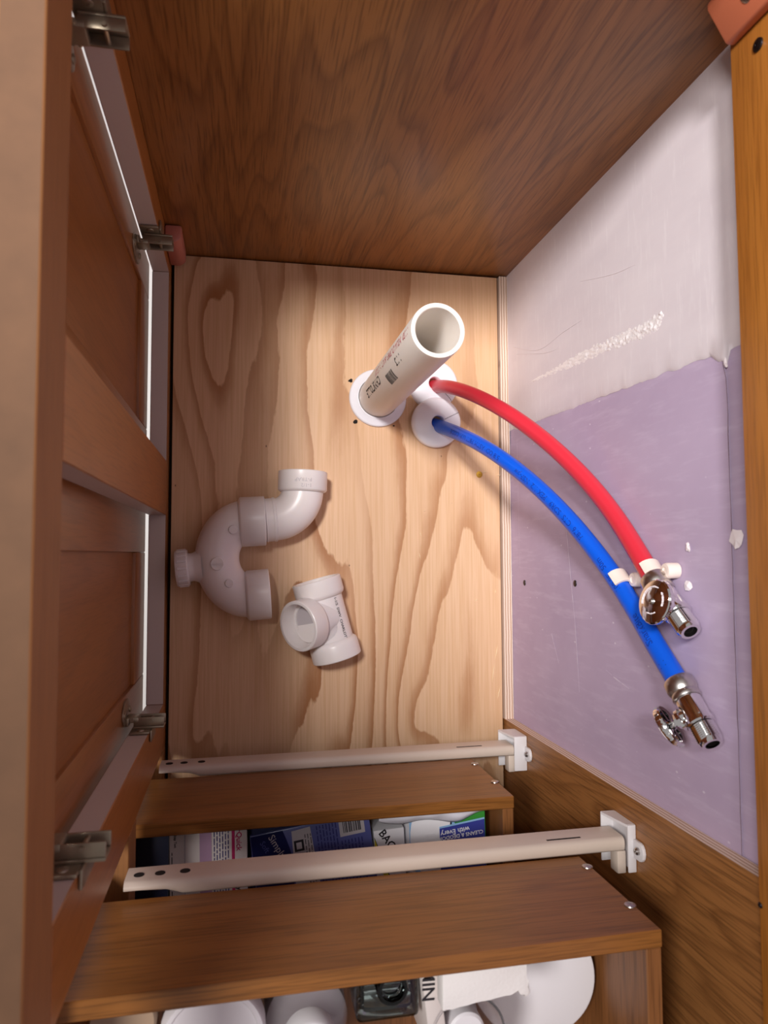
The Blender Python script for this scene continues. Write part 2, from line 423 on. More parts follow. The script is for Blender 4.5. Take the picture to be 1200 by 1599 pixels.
# bottom: dark shelf added to block gap light, and the new plywood sheet
bm = BM(); box(bm, 0, W, -.6, .347, -.04, -.0135); obj('gap_block_shelf', bm, 'dark_wood', cab, 0)
bm = BM(); prism(bm, [(.0035, -.33), (.4035, -.33), (.4035, .3425), (.0035, .3405)], -.012, 0, bev=.0005)
ply = obj('plywood_bottom', bm, 'ply', cab, 30, 'pale pine plywood sheet with wavy brown grain')
screw(ply, (.3768, .0873, 0), (0, 0, 1), .0042, 'brass', 'brass_screw', .0006)
for i, (x, y, l, a) in enumerate([(.384, .0905, .010, .25), (.402, .0868, .007, .1), (.3965, -.135, .020, 1.35), (.392, -.160, .026, 1.42), (.399, -.185, .018, 1.3), (.300, .012, .006, 1.9), (.2985, -.0145, .008, 1.8), (.371, -.07, .005, .4), (.396, -.06, .006, 1.5), (.305, .0405, .004, .3)]):
    bm = BM(); d = Vector((math.cos(a), math.sin(a), 0)); n = Vector((-d.y, d.x, 0)); p = Vector((x, y, .0002))
    v = [bm.verts.new(p-d*l/2), bm.verts.new(p+n*.0007), bm.verts.new(p+d*l/2), bm.verts.new(p-n*.0006), bm.verts.new(p+Vector((0, 0, .0009)))]
    for k in range(4): bm.faces.new((v[k], v[(k+1) % 4], v[4]))
    obj('wood_sliver', bm, 'wood_chip', ply, 0)
for (x, y, r) in [(.2128, .1995, .0032), (.2192, .1492, .0034), (.2665, .1458, .0018)]:   # drilled notch ends peeping out under the pipe flange
    bm = BM(); pts = [(x+r*(.6+.6*random.random())*math.cos(k*.7), y+r*(.4+.6*random.random())*math.sin(k*.7)) for k in range(9)]
    prism(bm, pts, .0001, .0003); obj('saw_notch', bm, 'hole', ply, 0)
# side panel
bm = BM(); prism(bm, [(-.0, YS-.003), (XD-.0003, YS+.001), (XD-.0003, YS+.019), (-.0, YS+.019)], -.13, ZT, bev=.0006)
obj('side_panel', bm, 'oak_side', cab, 30, 'brown oak veneer side')
bm = BM(); box(bm, 0, XD-.0003, -.64, -.622, -.13, ZT, .0006); obj('side_panel', bm, 'oak_side', cab, 30)
# back panel remnant beside the drawers + strip left under the cut-out
bm = BM()
box(bm, W, XD-.0004, -.622, -.2177, -.13, ZT-.001)
for f in bm.faces:
    if f.normal.y > .9: f.material_index = 1
obj('back_panel', bm, ['oak_back', 'plyedge'], cab, 0, 'oak veneer back with a raw sawn edge')
bm = BM(); box(bm, W+.0005, XD-.0004, -.2177, .3445, -.13, .001)
for f in bm.faces:
    if f.normal.z > .9 or f.normal.x < -.9: f.material_index = 1
obj('back_panel_strip', bm, ['oak_back', 'plyedge'], cab, 0, 'raw plywood edge along the floor')
# hanging rail
bm = BM(); box(bm, W-.012, W-.0001, -.62, YS-.0005, .455, ZT, .0007)
hr = obj('hanging_rail', bm, 'oak_hang', cab, 30, 'honey oak rail along the wall')
screw(hr, (W-.0121, .3023, .4802), (-1, 0, 0), .0042, 'darksteel', 'screw', .0016)
screw(hr, (W-.0121, -.226, .4565), (-1, -.2, -.2), .0018, 'darksteel', 'nail', .0012)
# face frame
def ff(name, y0, y1, z0, z1, mat, paint=(), edge='frame_paint'):
    bm = BM(); box(bm, -.019, -.0001, y0, y1, z0, z1, .0007, 1)
    for f in bm.faces:
        n = f.normal
        if ('y+' in paint and n.y > .9) or ('y-' in paint and n.y < -.9) or ('z+' in paint and n.z > .9): f.material_index = 1
    return obj(name, bm, [mat, edge], cab, 30)
M1, M2, S1, S2, U1 = .0936, .0326, -.1775, -.2266, .3120
ff('top_rail', -.64, YS+.015, .4940, ZT, 'oak_frame_y', ('z+',), 'rail_top')['label'] = 'worn oak top rail of the face frame, top edge darkened as shade'
ff('bottom_rail', S1, U1, -.03, .019, 'oak_frame_y', ('z+',))['label'] = 'bottom rail with a greyish painted top edge'
ff('upright_stile', U1, YS+.015, -.03, .4938, 'oak_frame_z', ('y-',))
ff('centre_stile', M2, M1, .0192, .4938, 'oak_frame_z', ('y-',))
ff('upright_stile', S2, S1, -.03, .4938, 'oak_frame_z', ('y+',))
ff('upright_stile', -.64, -.60, -.03, .4938, 'oak_frame_z')
ff('drawer_rail', -.60, S2, .225, .262, 'oak_frame_y')
ff('bottom_rail', -.60, S2, -.03, .02, 'oak_frame_y')
bm = BM(); box(bm, .03, .045, -.62, .34, -.139, -.0402); obj('toe_kick', bm, 'dark_wood', cab, 0)
# corner blocks
bm = BM(); prism(bm, [(.0002, YS-.0036), (.0002, .322), (.012, .322), (.0175, .327), (.0175, YS-.0036)], .012, .078, bev=.0022)
obj('corner_block', bm, 'pinkblock', cab, 40, 'small pink corner block')
bm = BM(); prism(bm, [(.3937, YS-.002), (.3745, YS-.002), (.3745, .3375), (.3875, .3165), (.3937, .3165)], .4590, .532, bev=.0016)
cb = obj('corner_block', bm, 'orangeblock', cab, 40, 'salmon corner block with a screw')
screw(cb, (.3812, .3272, .4865), (-.85, -.526, 0), .0042, 'steel', 'screw', .001)

# doors
XI = -.0237          # inner face of the doors
def door(y0, y1, z0, z1, sw, gy0, gy1, gz0, gz1):
    d = bpy.data.objects.new('door', None); C.objects.link(d); d.parent = cab; d.empty_display_size = .02
    x0, x1 = XI-.019, XI
    for a, b in ((y0, gy0), (gy1, y1)):
        bm = BM(); box(bm, x0, x1, a, b, z0, z1, .0012); obj('door_stile', bm, 'oak_door', d, 30)
    for a, b in ((z0, gz0), (gz1, z1)):
        bm = BM(); box(bm, x0, x1, gy0+.0001, gy1-.0001, a, b, .0012); obj('door_rail', bm, 'oak_door_y', d, 30)
    bm = BM(); box(bm, x0+.003, x1-.0036, gy0-.006, gy1+.006, gz0-.006, gz1+.006); obj('door_panel', bm, 'oak_door', d, 30)
    return d
door(.0830, .3245, .0065, .505, .045, .131, .2815, .0700, .445)
door(-.1905, .0435, .0065, .505, .045, -.1446, -.0089, .0790, .445)
# hinges
def hinge(yf, s, zc):
    h = bpy.data.objects.new('hinge', None); C.objects.link(h); h.parent = cab; h.empty_display_size = .01
    Y = lambda t: yf+s*t
    def bb(bm, x0, x1, t0, t1, z0, z1, bev=.0008): box(bm, x0, x1, min(Y(t0), Y(t1)), max(Y(t0), Y(t1)), zc+z0, zc+z1, bev)
    bm = BM(); bb(bm, -.017, .0005, .0003, .0028, -.021, .021); bb(bm, .0003, .0024, -.008, .0028, -.016, .016); obj('mount_plate', bm, 'hinge', h, 30)
    bm = BM()
    bb(bm, -.015, .0125, .0028, .0052, -.0085, .0085); bb(bm, -.015, .0125, .0052, .0135, -.0085, -.0068); bb(bm, -.015, .0125, .0052, .0135, .0068, .0085)
    bb(bm, -.0215, -.010, .0085, .0140, -.0088, .0088, .0015)
    lathe(bm, [(.0017, -.0105), (.0017, .0105)], Matrix.Translation((-.0165, Y(.0115), zc)), 12, cap0=True, cap1=True)
    lathe(bm, [(.0015, -.0100), (.0015, .0100)], Matrix.Translation((.0005, Y(.0105), zc)), 12, cap0=True, cap1=True)
    obj('hinge_arm', bm, 'hinge', h, 30)
    bm = BM(); pts = []
    for k in range(24):
        a = 2*math.pi*k/24; pts.append((math.cos(a)*.0125+.004, math.sin(a)*.023))
    m = Matrix(((0, 0, 1, XI), (s, 0, 0, Y(.013)), (0, 1, 0, zc), (0, 0, 0, 1)))
    prism(bm, pts, .0001, .0016, m, .0004)
    bb(bm, XI+.0016, -.019, .006, .0135, -.010, .010)
    obj('cup_flange', bm, 'hinge', h, 30)
    for dz in (-.0165, .0165): screw(h, (XI+.0016, Y(.017), zc+dz), (1, 0, 0), .0032, 'hinge', 'screw', .0014)
    for dz in (-.0145, .0145): screw(h, (-.008, Y(.0028), zc+dz), (0, s, 0), .0036, 'hinge', 'screw', .0014)
for z in (.116, .412): hinge(U1, -1, z)
for z in (.132, .428): hinge(S1, 1, z)

# drawers
def drawer(ys, xe, z0, z1, name_label):
    d = bpy.data.objects.new('drawer', None); C.objects.link(d); d.parent = cab; d.empty_display_size = .02; d['label'] = name_label
    th = .0115; ye = ys-.335
    bm = BM(); box(bm, -.0195, xe, ys-th, ys, z0, z1, .0008, 1)
    obj('drawer_side', bm, 'oak_drawer', d, 30)
    bm = BM(); box(bm, -.0195, xe, ye, ye+th, z0, z1, .0008, 1); obj('drawer_side', bm, 'oak_drawer', d, 30)
    bm = BM(); box(bm, xe-th, xe-.0004, ye+th+.0002, ys-th-.0002, z0, z1-.0006, .0008, 1); obj('drawer_back', bm, 'oak_drawer_y', d, 30)
    bm = BM(); box(bm, -.019, xe-th-.0002, ye+th+.0002, ys-th-.0002, z0+.006, z0+.010); obj('drawer_bottom', bm, 'oak_drawer_y', d, 30)
    bm = BM(); box(bm, -.042, -.0200, ye-.012, ys+.010, z0-.022, z1+.022, .001, 1); obj('drawer_front', bm, 'oak_door_y', d, 30)
    for z in (z0+.020, z0+.083): screw(d, (xe-.0035, ys+.0002, z), (0, 1, 0), .0042, 'steel', 'screw', .0012)
    return d
drawer(-.2437, .3405, .067, .193, 'lower drawer box')
drawer(-.2600, .3566, .2935, .410, 'upper drawer box')

def slide(yw, zb, x_end, hh, xa):
    """Cream steel runner: web facing the open bay, rolled top flange, flattened front end with holes, white rear socket."""
    s = bpy.data.objects.new('drawer_slide', None); C.objects.link(s); s.parent = cab; s.empty_display_size = .02
    zt = zb+hh; bm = BM(); st = [0.0008, .012, .022, .030, .036, .042, .052, .09, .2, .3, x_end]
    wid = [.006, .006, .0065, .0078, .0105, .0125, .0118, .0112, .0112, .0112, .0112]; dip = [0, 0, 0, .002, .0055, .0045, .002, .0012, .0012, .0012, .0012]
    rows_ = []
    for x, wv, dp in zip(st, wid, dip):
        prof = [(yw, zb), (yw, zt-.004), (yw-.0010, zt-.0016), (yw-.0030, zt-.0002), (yw-.006*wv/.0112, zt), (yw-wv*.86, zt-dp*.35), (yw-wv, zt-dp-.0006), (yw-wv, zt-dp-.003), (yw-wv+.0012, zt-dp-.003), (yw-.004, zt-.0035), (yw-.0014, zt-.006), (yw-.0014, zb)]
        rows_.append([bm.verts.new((x, y, z)) for y, z in prof])
    n = 12
    for a, b in zip(rows_, rows_[1:]):
        for k in range(n): bm.faces.new((a[k], a[(k+1) % n], b[(k+1) % n], b[k]))
    bm.faces.new(rows_[0]); bm.faces.new(rows_[-1])
    obj('slide_rail', bm, 'slide', s, 50)
    for x in (.010, .025, .043):
        bm = BM(); lathe(bm, [(.0038, 0), (.0038, .0003), (.0032, .0003)], frame((x, yw, zb+hh*.52), (0, 1, 0)), 18, cap1=True); obj('slide_hole', bm, 'hole', s, 0)
    bm = BM(); box(bm, x_end-.066, x_end-.036, yw-.0002, yw+.0002, zb+hh*.66, zb+hh*.74); obj('slide_slot', bm, 'hole', s, 0)
    bm = BM(); box(bm, x_end-.006, x_end+.002, yw-.0300, yw-.0115, zt-.014, zt-.0015, .0012); obj('slide_hook', bm, 'slide', s, 30)
    # socket
    y1, y0 = yw+.0105, yw-.028; z0, z1 = zb-.005, zt+.001; xb = W-.0003
    bm = BM()
    box(bm, xa-.002, xb, y0-.003, y1, z0-.002, z0, .0006); box(bm, xa+.004, xb, y0, y1, z1, z1+.002, .0007)
    prism(bm, [(xa-.002, z0), (xb, z0), (xb, z1), (xa+.004, z1)], 0, .002, Matrix(((1, 0, 0, 0), (0, 0, 1, y1-.002), (0, 1, 0, 0), (0, 0, 0, 1))))
    box(bm, xb-.002, xb, y0, y1-.002, z0, z1)
    obj('rear_socket', bm, 'bracket', s, 30)
    bm = BM(); pts = [(-.0075, 0), (-.0075, .009)]+[(-.0075+.0075*(1-math.cos(a)), .009+.006*math.sin(a)) for a in (.5, 1.0, 1.57)]+[(.0075*math.cos(a), .009+.006*math.sin(a)) for a in (1.0, .5)]+[(.0075, .009), (.0075, 0)]
    prism(bm, pts, 0, .003, Matrix(((0, 0, 1, xb-.003), (1, 0, 0, yw-.008), (0, 1, 0, z1+.002), (0, 0, 0, 1))), .0006)
    obj('socket_tab', bm, 'bracket', s, 30)
    screw(s, (xb-.003, yw-.0075, z1+.0095), (-1, 0, 0), .0032, 'steel', 'screw', .003)
slide(-.2322, .040, .391, .027, .3865)
slide(-.2480, .269, .397, .0255, .3945)

# ================================================================== DRAIN PIPE
PX, PY, PH, PR = .2464, .1792, .2720, .0242
dp = thing('drain_pipe', (PX, PY, 0), 'upright white drain pipe stub with barcode print, standing in a round flange', 'pipe')
bm = BM(); ri = .0200
lathe(bm, [(PR, .0004), (PR, .268), (PR-.0004, PH-.0003), (PR-.0010, PH), (ri+.0008, PH), (ri, PH-.0008), (ri, .0004)], Matrix.Translation((PX, PY, 0)), 64, closed=True)
obj('pipe', bm, 'pvc_pipe', dp, 40)
bm = BM()
lathe(bm, [(.0357, .0003), (.0357, .0022), (.0350, .0038), (.0335, .0046), (.0270, .0062), (.0262, .0070), (.0250, .0070), (.0246, .0003)], Matrix.Translation((PX, PY, 0)), 64, closed=True)
obj('pipe_flange', bm, 'plastic', dp, 40, 'glossy white round flange')
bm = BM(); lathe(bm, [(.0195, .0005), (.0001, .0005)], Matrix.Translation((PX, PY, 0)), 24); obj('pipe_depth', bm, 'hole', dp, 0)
def cyl(ang, z0, dirz=1):
    """Lettering wrapped on the pipe: x runs along the pipe, y around it."""
    def f(x, y):
        a = ang+dirz*y/PR
        return Vector((PX+(PR+.00018)*math.cos(a), PY+(PR+.00018)*math.sin(a), z0+dirz*x))
    return f
dg_ = math.radians
obj('red_print', textbm('1120  ASTM D 2665  PVC 1-1/2 IN', .0105, cyl(dg_(184), .262, -1)), 'redink', dp, 0)
obj('black_print', textbm('CHARLOTTE', .0130, cyl(dg_(210), .128, -1), True), 'black', dp, 0)
obj('black_print', textbm('1 1/2', .0105, cyl(dg_(213), .222, -1), True), 'black', dp, 0)
bm = BM(); random.seed(5)
z = .152
while z < .180:
    wv = random.choice((.0007, .0012, .0019)); a0, a1 = dg_(206), dg_(233); prev = None
    for k in range(8):
        a = a0+(a1-a0)*k/7; c_, s_ = math.cos(a)*(PR+.00018), math.sin(a)*(PR+.00018)
        cur = (bm.verts.new((PX+c_, PY+s_, z)), bm.verts.new((PX+c_, PY+s_, z+wv)))
        if prev: bm.faces.new((prev[0], cur[0], cur[1], prev[1]))
        prev = cur
    z += wv+random.choice((.0006, .0009, .0013))
obj('barcode', bm, 'black', dp, 0)

# ================================================================== WATER LINES
RT = .0080
blue_pts = [(.3189, .1499, -.004), (.3246, .1374, .0354), (.332, .124, .0709), (.3415, .1085, .1049), (.3525, .0903, .137), (.3643, .0695, .1673), (.3761, .0463, .196), (.3868, .0212, .2235), (.3955, -.005, .2506), (.4016, -.0315, .2777), (.4045, -.0579, .3055), (.4045, -.0835, .3342), (.404, -.1083, .364)]
red_pts = [(.317, .1978, -.004), (.3227, .1896, .0329), (.3304, .1786, .0659), (.3401, .1647, .0972), (.3514, .1482, .1267), (.3635, .1295, .1544), (.3755, .1088, .1807), (.3863, .0868, .2063), (.3952, .0638, .2317), (.4014, .0401, .2574), (.4043, .0161, .2834), (.4045, -.0081, .3095), (.404, -.0325, .335)]
def flange(root, x, y, cutang, label, z0=.0003, tilt=None):
    bm = BM(); m = Matrix.Translation((x, y, z0))
    if tilt: m = m @ tilt
    lathe(bm, [(.0312, 0), (.0312, .0030), (.0308, .0056), (.0294, .0078), (.0262, .0094), (.0120, .0118), (.0086, .0120), (.0080, .0114), (.0079, 0)], m, 56, closed=True)
    o = obj('flange', bm, 'plastic', root, 50, label)
    return o, m
def seam(fl, root, m, a):
    bm = BM(); f = m @ Matrix.Rotation(a, 4, 'Z'); pr = [(.0092, .01215), (.0120, .01195), (.0262, .00955), (.0294, .00795), (.0310, .0056)]
    vs_ = [(bm.verts.new(f @ Vector((r, -.00025, h))), bm.verts.new(f @ Vector((r, .00025, h)))) for r, h in pr]
    for a_, b_ in zip(vs_, vs_[1:]): bm.faces.new((a_[0], b_[0], b_[1], a_[1]))
    obj('flange_seam', bm, 'hole', fl, 0)
def valve(root, P, a, L, s, hr, ho, knob_label):
    P = Vector(P); a = Vector(a).normalized(); s = Vector(s); s = (s-a*s.dot(a)).normalized(); m = frame(P, a, s)
    v = bpy.data.objects.new('stop_valve', None); C.objects.link(v); v.parent = root; v.empty_display_size = .01; v['label'] = knob_label
    q = L/.0545
    bm = BM(); lathe(bm, [(.0088, -.001), (.0104, -.0004), (.0114, .001), (.0114, .007), (.0106, .0095), (.0098, .0110), (.0104, .0125), (.0106, .0145), (.0100, .0160), (.007, .0162)], m, 40, cap1=True)
    obj('crimp_ferrule', bm, 'satin', v, 40)
    bm = BM(); lathe(bm, [(.006, .0158), (.0090, .0162), (.0094, .0175), (.0094, .034*q), (.0102, .0345*q), (.0104, .0375*q), (.0096, .0385*q), (.006, .0386*q)], m, 40, cap0=True, cap1=True)
    # side boss for the stem
    bs = frame(P+a*(.0275*q), s, a); lathe(bm, [(.0062, .002), (.0068, .0090), (.0078, .0100), (.0078, .0125), (.006, .0130)], bs, 28, cap0=True, cap1=True)
    obj('valve_body', bm, 'chrome', v, 40)
    bm = BM(); pr = [(.006, .0384*q)]; h = .0388*q; k = 0
    while h < .0515*q:
        pr.append((.0088 if k % 2 else .0081, h)); h += .00075; k += 1
    pr += [(.0080, .0525*q), (.0074, .0545*q), (.0052, .0545*q), (.0048, .046*q)]
    lathe(bm, pr, m, 36, cap0=True, cap1=True); obj('threaded_outlet', bm, 'chrome', v, 30)
    bm = BM(); lathe(bm, [(.0046, .0461*q), (.0001, .0461*q)], m, 20); obj('outlet_bore', bm, 'hole', v, 0)
    bm = BM(); lathe(bm, [(.0042, .0105), (.0042, .0120), (.0056, .0122), (.0056, .0150), (.0036, .0152), (.0036, ho+.001)], bs, 6, cap0=True, cap1=True); obj('packing_nut', bm, 'chrome', v, 20)
    # oval wheel handle with rim, hub and spokes on the back
    bm = BM(); hs = bs @ Matrix.Translation((0, 0, ho)); hs = hs @ Matrix.Diagonal((1, .93, 1, 1))
    lathe(bm, [(hr*.80, .0008), (hr*.96, 0), (hr, .0012), (hr, .0040), (hr*.95, .0052), (hr*.82, .0058), (hr*.40, .0068), (.0001, .0070)], hs, 48)
    lathe(bm, [(hr*.80, .0008), (hr*.78, .0030), (.0001, .0034)], hs, 48)
    lathe(bm, [(.0046, -.002), (.0046, .0036)], hs, 20, cap0=True)
    for ang in range(3): box(bm, -hr*.82, hr*.82, -.0014, .0014, .0006, .0040, mat=hs @ Matrix.Rotation(ang*math.pi/3, 4, 'Z'))
    for k in range(24):
        c_ = 2*math.pi*k/24; box(bm, hr*.985, hr*1.012, -.0006, .0006, .0012, .0040, mat=hs @ Matrix.Rotation(c_, 4, 'Z'))
    obj('oval_handle', bm, 'chrome', v, 35)
    bm = BM(); lathe(bm, [(.0026, .0066), (.0026, .0078), (.0016, .0086), (.0001, .0080)], hs, 16); obj('handle_screw', bm, 'steel', v, 40)
    # raised foundry lettering round the handle face
    bm = BM(); random.seed(3)
    for ang0, ang1, rr in ((3.5, 5.6, .66), (.3, 1.2, .55), (2.0, 2.9, .66)):
        c_ = ang0
        while c_ < ang1:
            r_ = hr*rr; hh = .0068
            box(bm, -.0003, .0003, -.0010*random.uniform(.5, 1), .0010*random.uniform(.5, 1), 0, .0006, mat=hs @ Matrix.Translation((r_*math.cos(c_), r_*math.sin(c_), .0064)) @ Matrix.Rotation(c_+random.uniform(-.6, .6), 4, 'Z'))
            c_ += .13*random.uniform(.7, 1.4)
    obj('raised_lettering', bm, 'paper', v, 0)
    return v
def waterline(name, pts, mat, label, fx, fy, cut, flabel, tilt=None, z0=.0003):
    root = thing(name, (fx, fy, 0), label, 'pipe', 'water supply lines')
    path = catmull(pts, 8); bm = BM(); fr = tube(bm, path, RT, 28); obj('tube', bm, mat, root, 60)
    fl, m = flange(root, fx, fy, cut, flabel, z0, tilt); seam(fl, root, m, cut)
    return root, path, fr
blue, bpath, bfr = waterline('cold_water_line', blue_pts, 'blue', 'blue plastic water line curving from the floor up to a chrome stop valve', .3189, .1505, .45, 'white floor flange of the blue line', Matrix.Rotation(math.radians(7), 4, 'X'), .0040)
red, rpath, rfr = waterline('hot_water_line', red_pts, 'red', 'red plastic water line curving from the floor up to a chrome stop valve', .3167, .1985, -.75, 'white floor flange of the red line', Matrix.Rotation(-.0, 4, 'X'), .0004)
valve(blue, (.404, -.1078, .3640), (0, -.0366, .0376), .0530, (-.60, -.57, -.56), .0166, .0190, 'chrome stop valve with its handle turned sideways')
valve(red, (.404, -.0325, .3350), (0, -.0375, .047), .0590, (-.98, .16, .13), .0176, .0115, 'chrome stop valve with its oval handle facing out')
# printing along the blue line
def onpath(path, fr, s0, side, rad):
    cum = [0]
    for a, b in zip(path, path[1:]): cum.append(cum[-1]+(b-a).length)
    def f(x, y):
        s = s0-x; i = max(0, min(len(path)-2, next((k for k in range(len(cum)-1) if cum[k+1] >= s), len(path)-2)))
        t = (s-cum[i])/(cum[i+1]-cum[i]); p = path[i].lerp(path[i+1], t); tg = fr[i][2]
        e = Vector(side); e = (e-tg*e.dot(tg)).normalized(); g = e.cross(tg)
        an = -y/rad
        return p+(e*math.cos(an)+g*math.sin(an))*(rad+.0002)
    return f
for s0, tx, sz in [(.456, '11', .008), (.432, 'SharkBite', .0085), (.372, '100 PSI  50m', .0075), (.305, 'F876  CTS  SDR9', .0075), (.245, 'PEX 1/2  NSF-pw', .0075), (.165, '5/8 OD  ASTM F877', .0075), (.10, 'U.P. CODE', .0075)]:
    obj('tube_print', textbm(tx, sz, onpath(bpath, bfr, s0, (-.62, .25, .62), RT)), 'blueink', blue, 0)
# clips on the wall
def clip(P, t, label):
    P = Vector(P); t = Vector(t).normalized(); o = Vector((-1, 0, 0)); o = (o-t*o.dot(t)).normalized(); u = t.cross(o)
    if u.z < 0: u = -u
    root = thing('pipe_clip', (XD-.001, P.y, P.z), label, 'clip', 'white plastic pipe clips')
    bm = BM(); r0, r1 = RT+.0004, RT+.0024; prev = None; hw = .0068
    for k in range(25):
        a = math.pi*(.16+1.24*k/24); d = o*math.cos(a)+u*math.sin(a)
        cur = [bm.verts.new(P+d*r+t*(sg*hw)) for r in (r0, r1) for sg in (-1, 1)]
        if prev:
            for i, j in ((0, 1), (1, 3), (3, 2), (2, 0)): bm.faces.new((prev[i], prev[j], cur[j], cur[i]))
        else: bm.faces.new((cur[0], cur[1], cur[3], cur[2]))
        prev = cur
    bm.faces.new((prev[0], prev[1], prev[3], prev[2]))
    obj('clip_band', bm, 'clip', root, 40)
    us = Vector((0, .18, .98)); base = P+us*(RT+.0078); base.x = XD-.0006
    bm = BM(); lathe(bm, [(.0062, 0), (.0062, .009), (.0055, .0105), (.0030, .0108), (.0026, .0098), (.0001, .0098)], frame(base, (-1, 0, 0)), 28, cap0=True)
    obj('nail_boss', bm, 'clip', root, 40)
    bm = BM(); m = Matrix((t, u, o)).transposed().to_4x4(); m.translation = P-u*(RT*.55)-us*(RT*.72)
    box(bm, -hw, hw, -.0016, .0016, -.012, -.001, .0005, mat=m); obj('clip_foot', bm, 'clip', root, 30)
clip((.4030, -.0372, .2838), (.10, -.70, .72), 'speckled white clip holding the blue line to the wall')
clip((.4042, -.0285, .3310), (0, -.69, .72), 'speckled white clip holding the red line just above its valve')

# ================================================================== P TRAP
ZH = .0283
tr = thing('p_trap', (.09, -.0165, 0), 'white drain trap with a U bend and an angled elbow lying flat on the plywood', 'pipe fitting')
RZ = Matrix.Translation((.09, -.0165, ZH)) @ Matrix.Rotation(math.radians(4.3), 4, 'Z')
def tp(x, y, z=0): return RZ @ Vector((x, y, z))
a_, b_ = .034, .0418
path = [tp(-.000, b_)]+[tp(.0005+-a_*math.sin(t), b_*math.cos(t)) for t in [math.pi*k/40 for k in range(41)]]+[tp(0, -b_)]
path = [p for i, p in enumerate(path) if i == 0 or (p-path[i-1]).length > 1e-5]
bm = BM(); tube(bm, path, .0243, 40, True); obj('u_bend', bm, 'pvc', tr, 60)
def hubm(P, a): return frame(P, a)
def hub(root, P, a, L, ro=.0283, ri=.0243, depth=.018, name='hub', step=.0025):
    bm = BM(); m = hubm(P, a)
    lathe(bm, [(.0238, -.001), (ro-.001, step*.4), (ro, step), (ro, L-.0008), (ro-.0008, L), (ri+.0006, L), (ri, L-.0008), (ri, L-depth), (ri-.0035, L-depth), (ri-.0035, -.001)], m, 48, closed=True)
    return obj(name, bm, 'pvc', root, 40)
hub(tr, tp(-.0045, -b_), RZ.to_3x3() @ Vector((1, 0, 0)), .0265)
hub(tr, tp(-.0065, b_), RZ.to_3x3() @ Vector((1, -.02, 0)), .0290)
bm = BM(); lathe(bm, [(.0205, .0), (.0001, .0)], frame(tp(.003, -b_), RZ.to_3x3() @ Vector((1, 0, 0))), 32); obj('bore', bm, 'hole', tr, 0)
# elbow
el = [(.0220, b_), (.0290, b_), (.0345, b_)]; R_ = .0330; cx, cy = .0345, b_+R_
el += [(cx+R_*math.sin(t), cy-R_*math.cos(t)) for t in [math.radians(86)*k/20 for k in range(1, 21)]]
ep = [tp(x, y+ (x-.022)*.02) for x, y in el]
bm = BM(); tube(bm, ep, .0242, 40, True); obj('elbow', bm, 'pvc', tr, 60)
bm = BM(); ex = (ep[1]-ep[0]).normalized()
lathe(bm, [(.0240, .0), (.0253, .0005), (.0253, .0012), (.0248, .0016), (.0248, .0088), (.0255, .0092), (.0255, .0118), (.0240, .0126)], frame(ep[0]+ex*.0008, ex), 48)
obj('elbow_collar', bm, 'pvc', tr, 30)
ed = (ep[-1]-ep[-2]).normalized()
hub(tr, ep[-1]-ed*.002, ed+Vector((.0, 0, .0)), .0235)
# cleanout neck and cap
ax = RZ.to_3x3() @ Vector((-1, -.03, 0))
bm = BM(); lathe(bm, [(.0205, .046), (.0168, .0535), (.0158, .056), (.0158, .064)], frame(tp(-.004, -.003), ax), 40); obj('cleanout_neck', bm, 'pvc', tr, 50)
bm = BM(); mm = frame(tp(-.004, -.003), ax)
lathe(bm, [(.0158, .0605), (.0196, .0608), (.0202, .0616), (.0202, .0732), (.0194, .0744), (.0100, .0748), (.0001, .0748)], mm, 40)
for k in range(16):
    box(bm, .0198, .0211, -.0016, .0016, 0.0622, .0722, .0003, 1, mat=mm @ Matrix.Rotation(2*math.pi*k/16, 4, 'Z'))
obj('cleanout_cap', bm, 'pvc', tr, 35)
# moulded pads
for (x, y, z, r, slot) in [(-.0135, .0330, .0243, .0050, 0), (-.0330, -.0030, .0243, .0072, 1), (-.0215, -.0252, .0243, .0048, 0)]:
    bm = BM(); P = tp(x, y, z-.0006)
    lathe(bm, [(r, -.002), (r, .0016), (r-.0005, .0020), (.0001, .0020)], Matrix.Translation(P), 28)
    if slot: box(bm, -r*.95, r*.95, -.0006, .0006, .0016, .0027, mat=Matrix.Translation(P))
    obj('moulded_pad', bm, 'pvc', tr, 30)
for k, s in enumerate(('P-TRAP', '1-1/2')):
    obj('embossed_mark', textbm(s, .006, lambda x, y, k=k: ep[-1]+Vector((.0085-x, .012-k*.0065+0*y, 0))+Vector((0, -y, .0))+Vector((0, 0, math.sqrt(max(0, .0285**2-(.0085-x)**2))+.0001))), 'grey_card', tr, 0)

# ================================================================== SANITARY TEE
te = thing('pipe_tee', (.18, -.0855, 0), 'white three-way pipe tee lying on the plywood beside the trap, one mouth tilted up', 'pipe fitting')
ra = Vector((.0215, -.0780, 0)).normalized(); tc = Vector((.1800, -.0865, ZH+.0002)); hx = Vector((ra.y, -ra.x, 0))
bdir = (hx*math.cos(math.radians(40))+Vector((0, 0, 1))*math.sin(math.radians(40))+ra*-.06).normalized()
bm = BM(); lathe(bm, [(.0243, -.030), (.0243, .030)], frame(tc, ra), 48); obj('tee_run', bm, 'pvc', te, 60)
hub(te, tc+ra*.0250, ra, .0215, .0284, step=.005); hub(te, tc-ra*.0250, -ra, .0215, .0284, step=.005)
bo = tc-ra*.002
bm = BM(); lathe(bm, [(.0243, .004), (.0243, .028)], frame(bo, bdir), 48)
